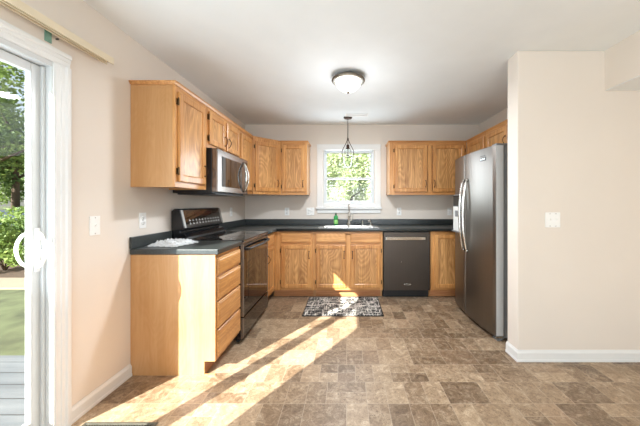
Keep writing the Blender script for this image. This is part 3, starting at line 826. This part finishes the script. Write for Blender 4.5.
# dispenser
dx0, dx1 = .065, .300
fdp = lambda x: -front(x)
dm = MB().box(dx0, dx1, -.128, -.07, .895, 1.335).build('dispenser_frame', 'fridge_side', fd, .006)
box('dispenser_controls', (dx0+.012, dx1-.012, -.1305, -.1285, 1.205, 1.325), 'blackgloss', dm, .001)
box('dispenser_recess', (dx0+.012, dx1-.012, -.130, -.1285, .915, 1.195), 'white_panel', dm, .001)
MB().box(.15, .215, -.139, -.1305, 1.08, 1.15).build('dispenser_paddle', 'fridge_side', dm, .002)
MB().box(dx0+.01, dx1-.01, -.150, -.1305, .905, .918).build('drip_tray', 'fridge_side', dm, .002)
# badge
bxm = .735; by_ = -front(bxm)
bang = math.atan2(-(front(bxm+.02)-front(bxm-.02)), .04)
bd = MB().box(-.042, .042, -.0022, -.0002, -.016, .016).build('badge', 'black', rd, .001); bd.location = (bxm, by_-.001, 1.655); bd.rotation_euler = (0, 0, bang)
text('badge_lettering', 'Whirlpool', .019, 'chrome', bd, (0, -.0026, 0), (R(90), 0, 0))
bd2 = MB().box(-.036, .036, -.0018, -.0002, .026, .032).build('badge_line', 'black', rd); bd2.location = (bxm, by_-.001, 1.655); bd2.rotation_euler = (0, 0, bang)
MB().box(.01, FW_-.01, -.030, .005, .012, .043).build('kick_grille', 'fridge_side', r, .003)
MB().box(.02, .10, -.06, .06, 1.7465, 1.775).box(FW_-.10, FW_-.02, -.06, .06, 1.7465, 1.775).split('hinge_cover', 'fridge_side', r, .006)
MB().box(FW_-.09, FW_-.012, -.055, -.005, .0, .011).box(.02, .09, -.055, -.005, .0, .011).box(.02, .09, .50, .55, .0, .027).box(FW_-.09, FW_-.02, .50, .55, 0, .027).split('foot', 'fridge_side', r, .002)
MB().box(FW_-.012, FW_-.003, -.07, -.012, .028, .042).build('hinge_bracket', 'chrome', r, .002)

# ------------------------------------------------------------------ rug, register
r = thing('rug', 'black and cream woven kitchen rug on the floor before the sink', 'rug', (-.045, 3.30, 0))
n1_ = MB(); rx, ry = .448, .305
box('rug_field', (-rx+.008, rx-.008, -ry+.012, ry-.012, .001, .009), 'rug', r, .003)
frame_r = MB().box(-rx, -rx+.0075, -ry, ry, .001, .009).box(rx-.0075, rx, -ry, ry, .001, .009).box(-rx+.008, rx-.008, -ry, -ry+.0115, .001, .009).box(-rx+.008, rx-.008, ry-.0115, ry, .001, .009)
frame_r.build('rug_border', 'rug_edge', r, .002)
M['register'] = plain('register_metal', lin(92, 90, 80), .45, .3, noise=.08)
r = thing('floor_register', 'dark metal floor register by the patio door', 'floor vent', (-1.265, 1.475, 0))
g = frame(-.205, .205, -.07, .07, .014, .0008, .007)
g.v = [(x, z, y) for (x, y, z) in g.v]; g.build('register_frame', 'register', r, .002)
sl = MB()
for i in range(26): sl.box(-.188+i*.0147, -.181+i*.0147, -.056, .056, .0008, .005)
sl.box(-.19, .19, -.003, .003, .0008, .0055); sl.build('grille', 'register', r)
box('register_shade', (-.19, .19, -.0555, .0555, .0003, .0007), 'black', r)  # thin black sheet stands in for the shaded hollow under the grille

# ------------------------------------------------------------------ ceiling light, pendant, vent
r = thing('ceiling_light', 'round flush ceiling light with pewter rim and glowing glass bowl', 'ceiling light', (.012, 2.585, CEIL))
MB().lathe([(.09, -.0005), (.100, -.006), (.125, -.018), (.152, -.034), (.157, -.044), (.152, -.052), (.132, -.054), (.126, -.048)], n=48).build('rim', 'pewter', r)
MB().lathe([(.125, -.050), (.124, -.056), (.116, -.082), (.098, -.108), (.070, -.130), (.035, -.144), (.004, -.148)], n=48).build('glass_bowl', 'dome', r)
MB().lathe([(.010, -.146), (.013, -.150), (.011, -.158), (.005, -.164), (.0005, -.168)], n=16).build('finial', 'pewter', r)
lamp('ceiling_light_glow', 'AREA', (.012, 2.585, CEIL-.175), 40, (.88, .93, 1), shape='DISK', size=.22)
lamp('ceiling_light_bulb', 'POINT', (.012, 2.585, CEIL-.50), 10, (.88, .93, 1), shadow_soft_size=.25)
r = thing('pendant_light', 'bronze pendant lamp with teardrop cage hanging over the sink', 'pendant', (.012, 3.83, CEIL))
MB().lathe([(.060, -.0005), (.060, -.008), (.050, -.020), (.018, -.026), (.008, -.032), (.002, -.034)], n=28).build('canopy', 'bronze', r)
MB().tube([(0, 0, -.03), (0, 0, -.30)], .005, 8).build('rod', 'bronze', r)
for q in range(4):
    a = PI/2*q; c_, s__ = math.cos(a), math.sin(a); pts = []
    for (rr_, zz) in ((.004, -.285), (.010, -.32), (.030, -.37), (.058, -.42), (.078, -.465), (.082, -.50), (.078, -.535), (.072, -.548)): pts.append((rr_*c_, rr_*s__, zz))
    MB().tube(pts, .0045, 8).build('cage_arm', 'bronze', r)
MB().tube([(.072*math.cos(2*PI*i/32), .072*math.sin(2*PI*i/32), -.548) for i in range(32)], .0045, 8, closed=True).build('cage_ring', 'bronze', r)
MB().lathe([(.004, -.375), (.020, -.385), (.022, -.43), (.030, -.435), (.030, -.442), (.004, -.444)], n=20).build('socket', 'bronze', r)
o = MB().lathe([(.030, -.440), (.046, -.455), (.054, -.50), (.056, -.56), (.053, -.62), (.044, -.665), (.030, -.69), (.006, -.70)], n=28).build('glass_shade', 'lampglass', r, fix=False)
MB().lathe([(.010, -.445), (.012, -.47), (.024, -.50), (.026, -.52), (.018, -.545), (.002, -.552)], n=16).build('bulb', 'plate', r)
r = thing('ceiling_vent', 'white slotted ceiling vent in front of the sink window', 'vent', (.128, 3.725, CEIL))
g = frame(-.155, .155, -.055, .055, .018, -.008, -.0005); g.v = [(x, z, y) for (x, y, z) in g.v]; g.build('vent_frame', 'plate', r, .002)
sl = MB()
for i in range(5): sl.box(-.137, .137, -.034+i*.0155, -.027+i*.0155, -.007, -.001)
sl.build('slats', 'plate', r); box('vent_shade', (-.136, .136, -.036, .036, -.0008, -.0003), 'slot', r)  # dark sheet painted for the shade behind the slats

# ------------------------------------------------------------------ switches and outlets (local: plate faces -y)
def plate_box(name, label, cat, loc, rz, gangs=1, kind='outlet'):
    r = thing(name, label, cat, loc, rz); W2 = .035+.023*(gangs-1)
    MB().box(-W2, W2, -.006, -.0005, -.0585, .0585).build('cover_plate', 'plate', r, .002)
    for g_ in range(gangs):
        xg = (g_-(gangs-1)/2)*.046
        kd = kind if isinstance(kind, str) else kind[g_]
        if kd == 'outlet':
            for zz in (-.02, .02):
                f = MB().lathe([(.0165, -.006), (.0165, -.008), (.002, -.0082)], xg, 0, zz, 20, 'y').build('socket_face', 'plate', r)
                MB().box(xg-.007, xg-.0045, -.0088, -.0083, zz-.003, zz+.006).box(xg+.0045, xg+.007, -.0088, -.0083, zz-.003, zz+.006).lathe([(.0022, -.0083), (.0022, -.0088)], xg, 0, zz-.009, 8, 'y').build('slot', 'slot', f)
        else:
            MB().box(xg-.006, xg+.006, -.0068, -.0062, -.012, .012).build('toggle_slot', 'plate', r)
            MB().prism([(-.0068, -.003), (-.0068, .004), (-.020, .011), (-.021, .004)], 'x', xg-.004, xg+.004).build('toggle', 'plate', r, .001)
        for zz in ((-.048, .048) if kd != 'outlet' else (0,)): 
            MB().lathe([(.003, -.006), (.003, -.0072), (.0005, -.0075)], xg, 0, zz, 10, 'y').build('screw', 'pewter', r)
    return r
plate_box('light_switch', 'white single toggle switch on the left wall beside the patio door', 'light switch', (LW, 1.690, 1.098), R(90), 1, 'switch')
plate_box('wall_outlet', 'white outlet on the left wall above the near counter', 'outlet', (LW, 2.085, 1.105), R(90))
plate_box('wall_outlet', 'white outlet on the left wall just beyond the range backguard', 'outlet', (LW, 3.68, 1.118), R(90))
plate_box('wall_outlet', 'white outlet on the back wall under the left wall cabinet', 'outlet', (-.913, BW, 1.108), 0)
plate_box('wall_outlet', 'double-width white plate on the back wall left of the window', 'outlet', (-.558, BW, 1.108), 0, 2, ('outlet', 'switch'))
plate_box('wall_outlet', 'white outlet on the back wall right of the window above the dishwasher', 'outlet', (.792, BW, 1.108), 0)
plate_box('wall_outlet', 'white outlet on the back wall just left of the refrigerator', 'outlet', (1.560, BW, 1.108), 0)
plate_box('light_switch', 'white double toggle switch on the partition wall right of the refrigerator', 'light switch', (1.608, PY, 1.105), 0, 2, 'switch')

# ------------------------------------------------------------------ vertical-blind head rail above the patio door
r = thing('blind_rail', 'long almond metal blind rail above the patio door, blinds removed', 'blind rail', (LW, 0, 2.13))
L0, L1 = -.35, 1.742
MB().prism([(.030, .022), (.078, .022), (.078, -.018), (.072, -.018), (.072, .014), (.036, .014), (.036, -.018), (.030, -.018)], 'y', L0, L1).build('channel', 'almond', r, .001)
MB().box(.037, .071, L0, L1-.004, -.004, .010).build('track', 'almond_dark', r)
MB().box(.050, .058, L0+.01, L1-.03, -.016, -.0045).build('carrier_strip', 'almond', r)
for yy in (.05, 1.41):
    b_ = MB().box(.0005, .006, yy, yy+.032, -.058, .024).box(.006, .029, yy, yy+.032, .020, .024).build('bracket', 'clip', r, .001)
MB().lathe([(.004, 0), (.005, .012), (.001, .016)], .006, 1.462, -.022, 8, 'x').build('screw', 'slot', r)

# ------------------------------------------------------------------ outdoors
struct(box('ground', (-200, 60, -30, 140, -.60, -.40), 'grass'))
struct(box('deck', (-4.3, LW-T-.002, -2.2, 2.34, -.16, -.06), 'deck'))
box_d = MB()
for px_ in (-4.2, -2.9): 
    for py_ in (-2.0, .2, 2.4): box_d.box(px_-.05, px_+.05, py_-.05, py_+.05, -.40, -.161)
tag(lift(box_d.build('deck_posts', 'bark'), (-3.5, 0, -.4)), 'short posts carrying the deck outside the patio door', 'deck posts')
bpy.data.objects['deck_posts'].name = 'deck_footing'; struct(bpy.data.objects['deck_footing'])
for k_ in ('label', 'category'): del bpy.data.objects['deck_footing'][k_]
struct(box('mulch_bed', (-12, -4.6, 5.9, 9.2, -.399, -.37), 'mulch'))
struct(box('path', (-16, -4.4, 5.2, 5.88, -.399, -.36), 'concrete'))
struct(box('street', (-150, -6, 18.9, 62, -.399, -.38), 'asphalt'))
struct(box('curb', (-150, -6, 16.9, 18.8, -.399, -.34), 'concrete'))

def leaves(mm, centre, rad, n, size, rr, flat=.8):
    cl = [(Vector((rr.gauss(0, .42), rr.gauss(0, .42), rr.gauss(0, .42*flat))), rr.uniform(.22, .42)) for _ in range(26)]
    for i in range(n):
        c_, q = rr.choice(cl)
        d_ = Vector((rr.gauss(0, 1), rr.gauss(0, 1), rr.gauss(0, 1))).normalized()*(q*(rr.random()**.4))
        p = Vector(centre)+(c_+d_)*rad
        a = Vector((rr.gauss(0, 1), rr.gauss(0, 1), rr.gauss(0, .6))).normalized(); b_ = a.cross(Vector((rr.gauss(0, 1), rr.gauss(0, 1), rr.gauss(0, 1)))).normalized()
        s__ = size*rr.uniform(.6, 1.3); o_ = len(mm.v)
        mm.v += [tuple(p+a*s__), tuple(p+b_*s__*.5), tuple(p-a*s__), tuple(p-b_*s__*.5)]; mm.f.append((o_, o_+1, o_+2, o_+3)); mm.sm.append(False)
def tree(label, loc, hgt, rad, mat, n, size, seed, group=None, low=.35):
    rr = random.Random(seed); r = thing('garden_tree', label, 'tree', (loc[0], loc[1], -.40), 0, group)
    t = MB().tube([(0, 0, 0), (.05, .03, hgt*.3), (-.05, .05, hgt*.6), (.05, 0, hgt*.85)], [rad*.07, rad*.055, rad*.035, rad*.012], 8)
    for q in range(6):
        a = q*1.05+rr.random(); z = hgt*(.3+.08*q)
        t.tube([(0, 0, z), (math.cos(a)*rad*.35, math.sin(a)*rad*.35, z+hgt*.12), (math.cos(a)*rad*.65, math.sin(a)*rad*.65, z+hgt*.2)], [rad*.03, rad*.02, rad*.008], 6)
    t.build('trunk', 'bark', r)
    mm = MB(); leaves(mm, (0, 0, hgt*(.5+low*.3)), rad, n, size, rr, hgt/rad*.5)
    mm.build('foliage', mat, r, fix=False)
def bush(label, loc, rad, mat, n, size, seed):
    rr = random.Random(seed); r = thing('garden_shrub', label, 'shrub', (loc[0], loc[1], -.40))
    t = MB()
    for q in range(5):
        a = q*1.26; t.tube([(0, 0, 0), (math.cos(a)*rad*.3, math.sin(a)*rad*.3, rad*.7)], [.02, .008], 6)
    t.build('stem', 'bark', r)
    mm = MB(); leaves(mm, (0, 0, rad*.70), rad*.95, n, size, rr, .8); mm.build('foliage', mat, r, fix=False)
# through the patio door
tree('tall leafy tree on the lawn beyond the patio door, nearest of all the trees', (-21.4, 15.4), 9.8, 5.2, 'leaf', 15000, .13, 1, low=.75)
tree('big nearer tree across the street behind the patio door glass', (-88, 73), 26, 12, 'leaf_dark', 12000, .55, 3)
tree('farthest big tree across the street behind the patio door glass', (-122, 101), 30, 14, 'leaf', 12000, .5, 2)
bush('leafy sunlit shrub beside the path outside the patio door', (-8.2, 6.6), .80, 'leaf', 7000, .045, 5)
bush('small rounded shrub farther across the lawn outside the patio door', (-16.6, 14.2), .75, 'leaf_dark', 2600, .07, 6)
# behind the sink window
tree('tree coloured as if overexposed outside the sink window, left part of the panes', (-1.75, 13.5), 5.6, 1.9, 'leaf_overexposed', 7000, .09, 11)
tree('sunlit tree outside the sink window, right part of the panes', (1.9, 11.6), 3.9, 1.35, 'leaf_overexposed', 6500, .075, 12)
tree('tall tree behind the sink window whose branches cross the upper pane', (-2.3, 18.5), 10.0, 3.4, 'leaf_overexposed', 7000, .13, 13, low=1.0)
tree('distant tree low behind the sink window panes', (.6, 44), 8.5, 5.0, 'leaf_overexposed', 7000, .26, 14, low=.6)
tree('round distant tree at the right edge of the sink window view', (13.5, 54), 9, 5.0, 'leaf_overexposed', 5000, .28, 15, low=.6)

# groups of repeats
GR = {'wall_cabinet': 'oak wall cabinets', 'base_cabinet': 'oak base cabinets', 'countertop': 'dark laminate countertops', 'wall_outlet': 'white wall outlets',
      'light_switch': 'white light switches', 'garden_tree': 'trees outside', 'garden_shrub': 'shrubs outside the patio door'}
for o in bpy.data.objects:
    if o.parent is None and 'label' in o and o.name.split('.')[0] in GR: o['group'] = GR[o.name.split('.')[0]]
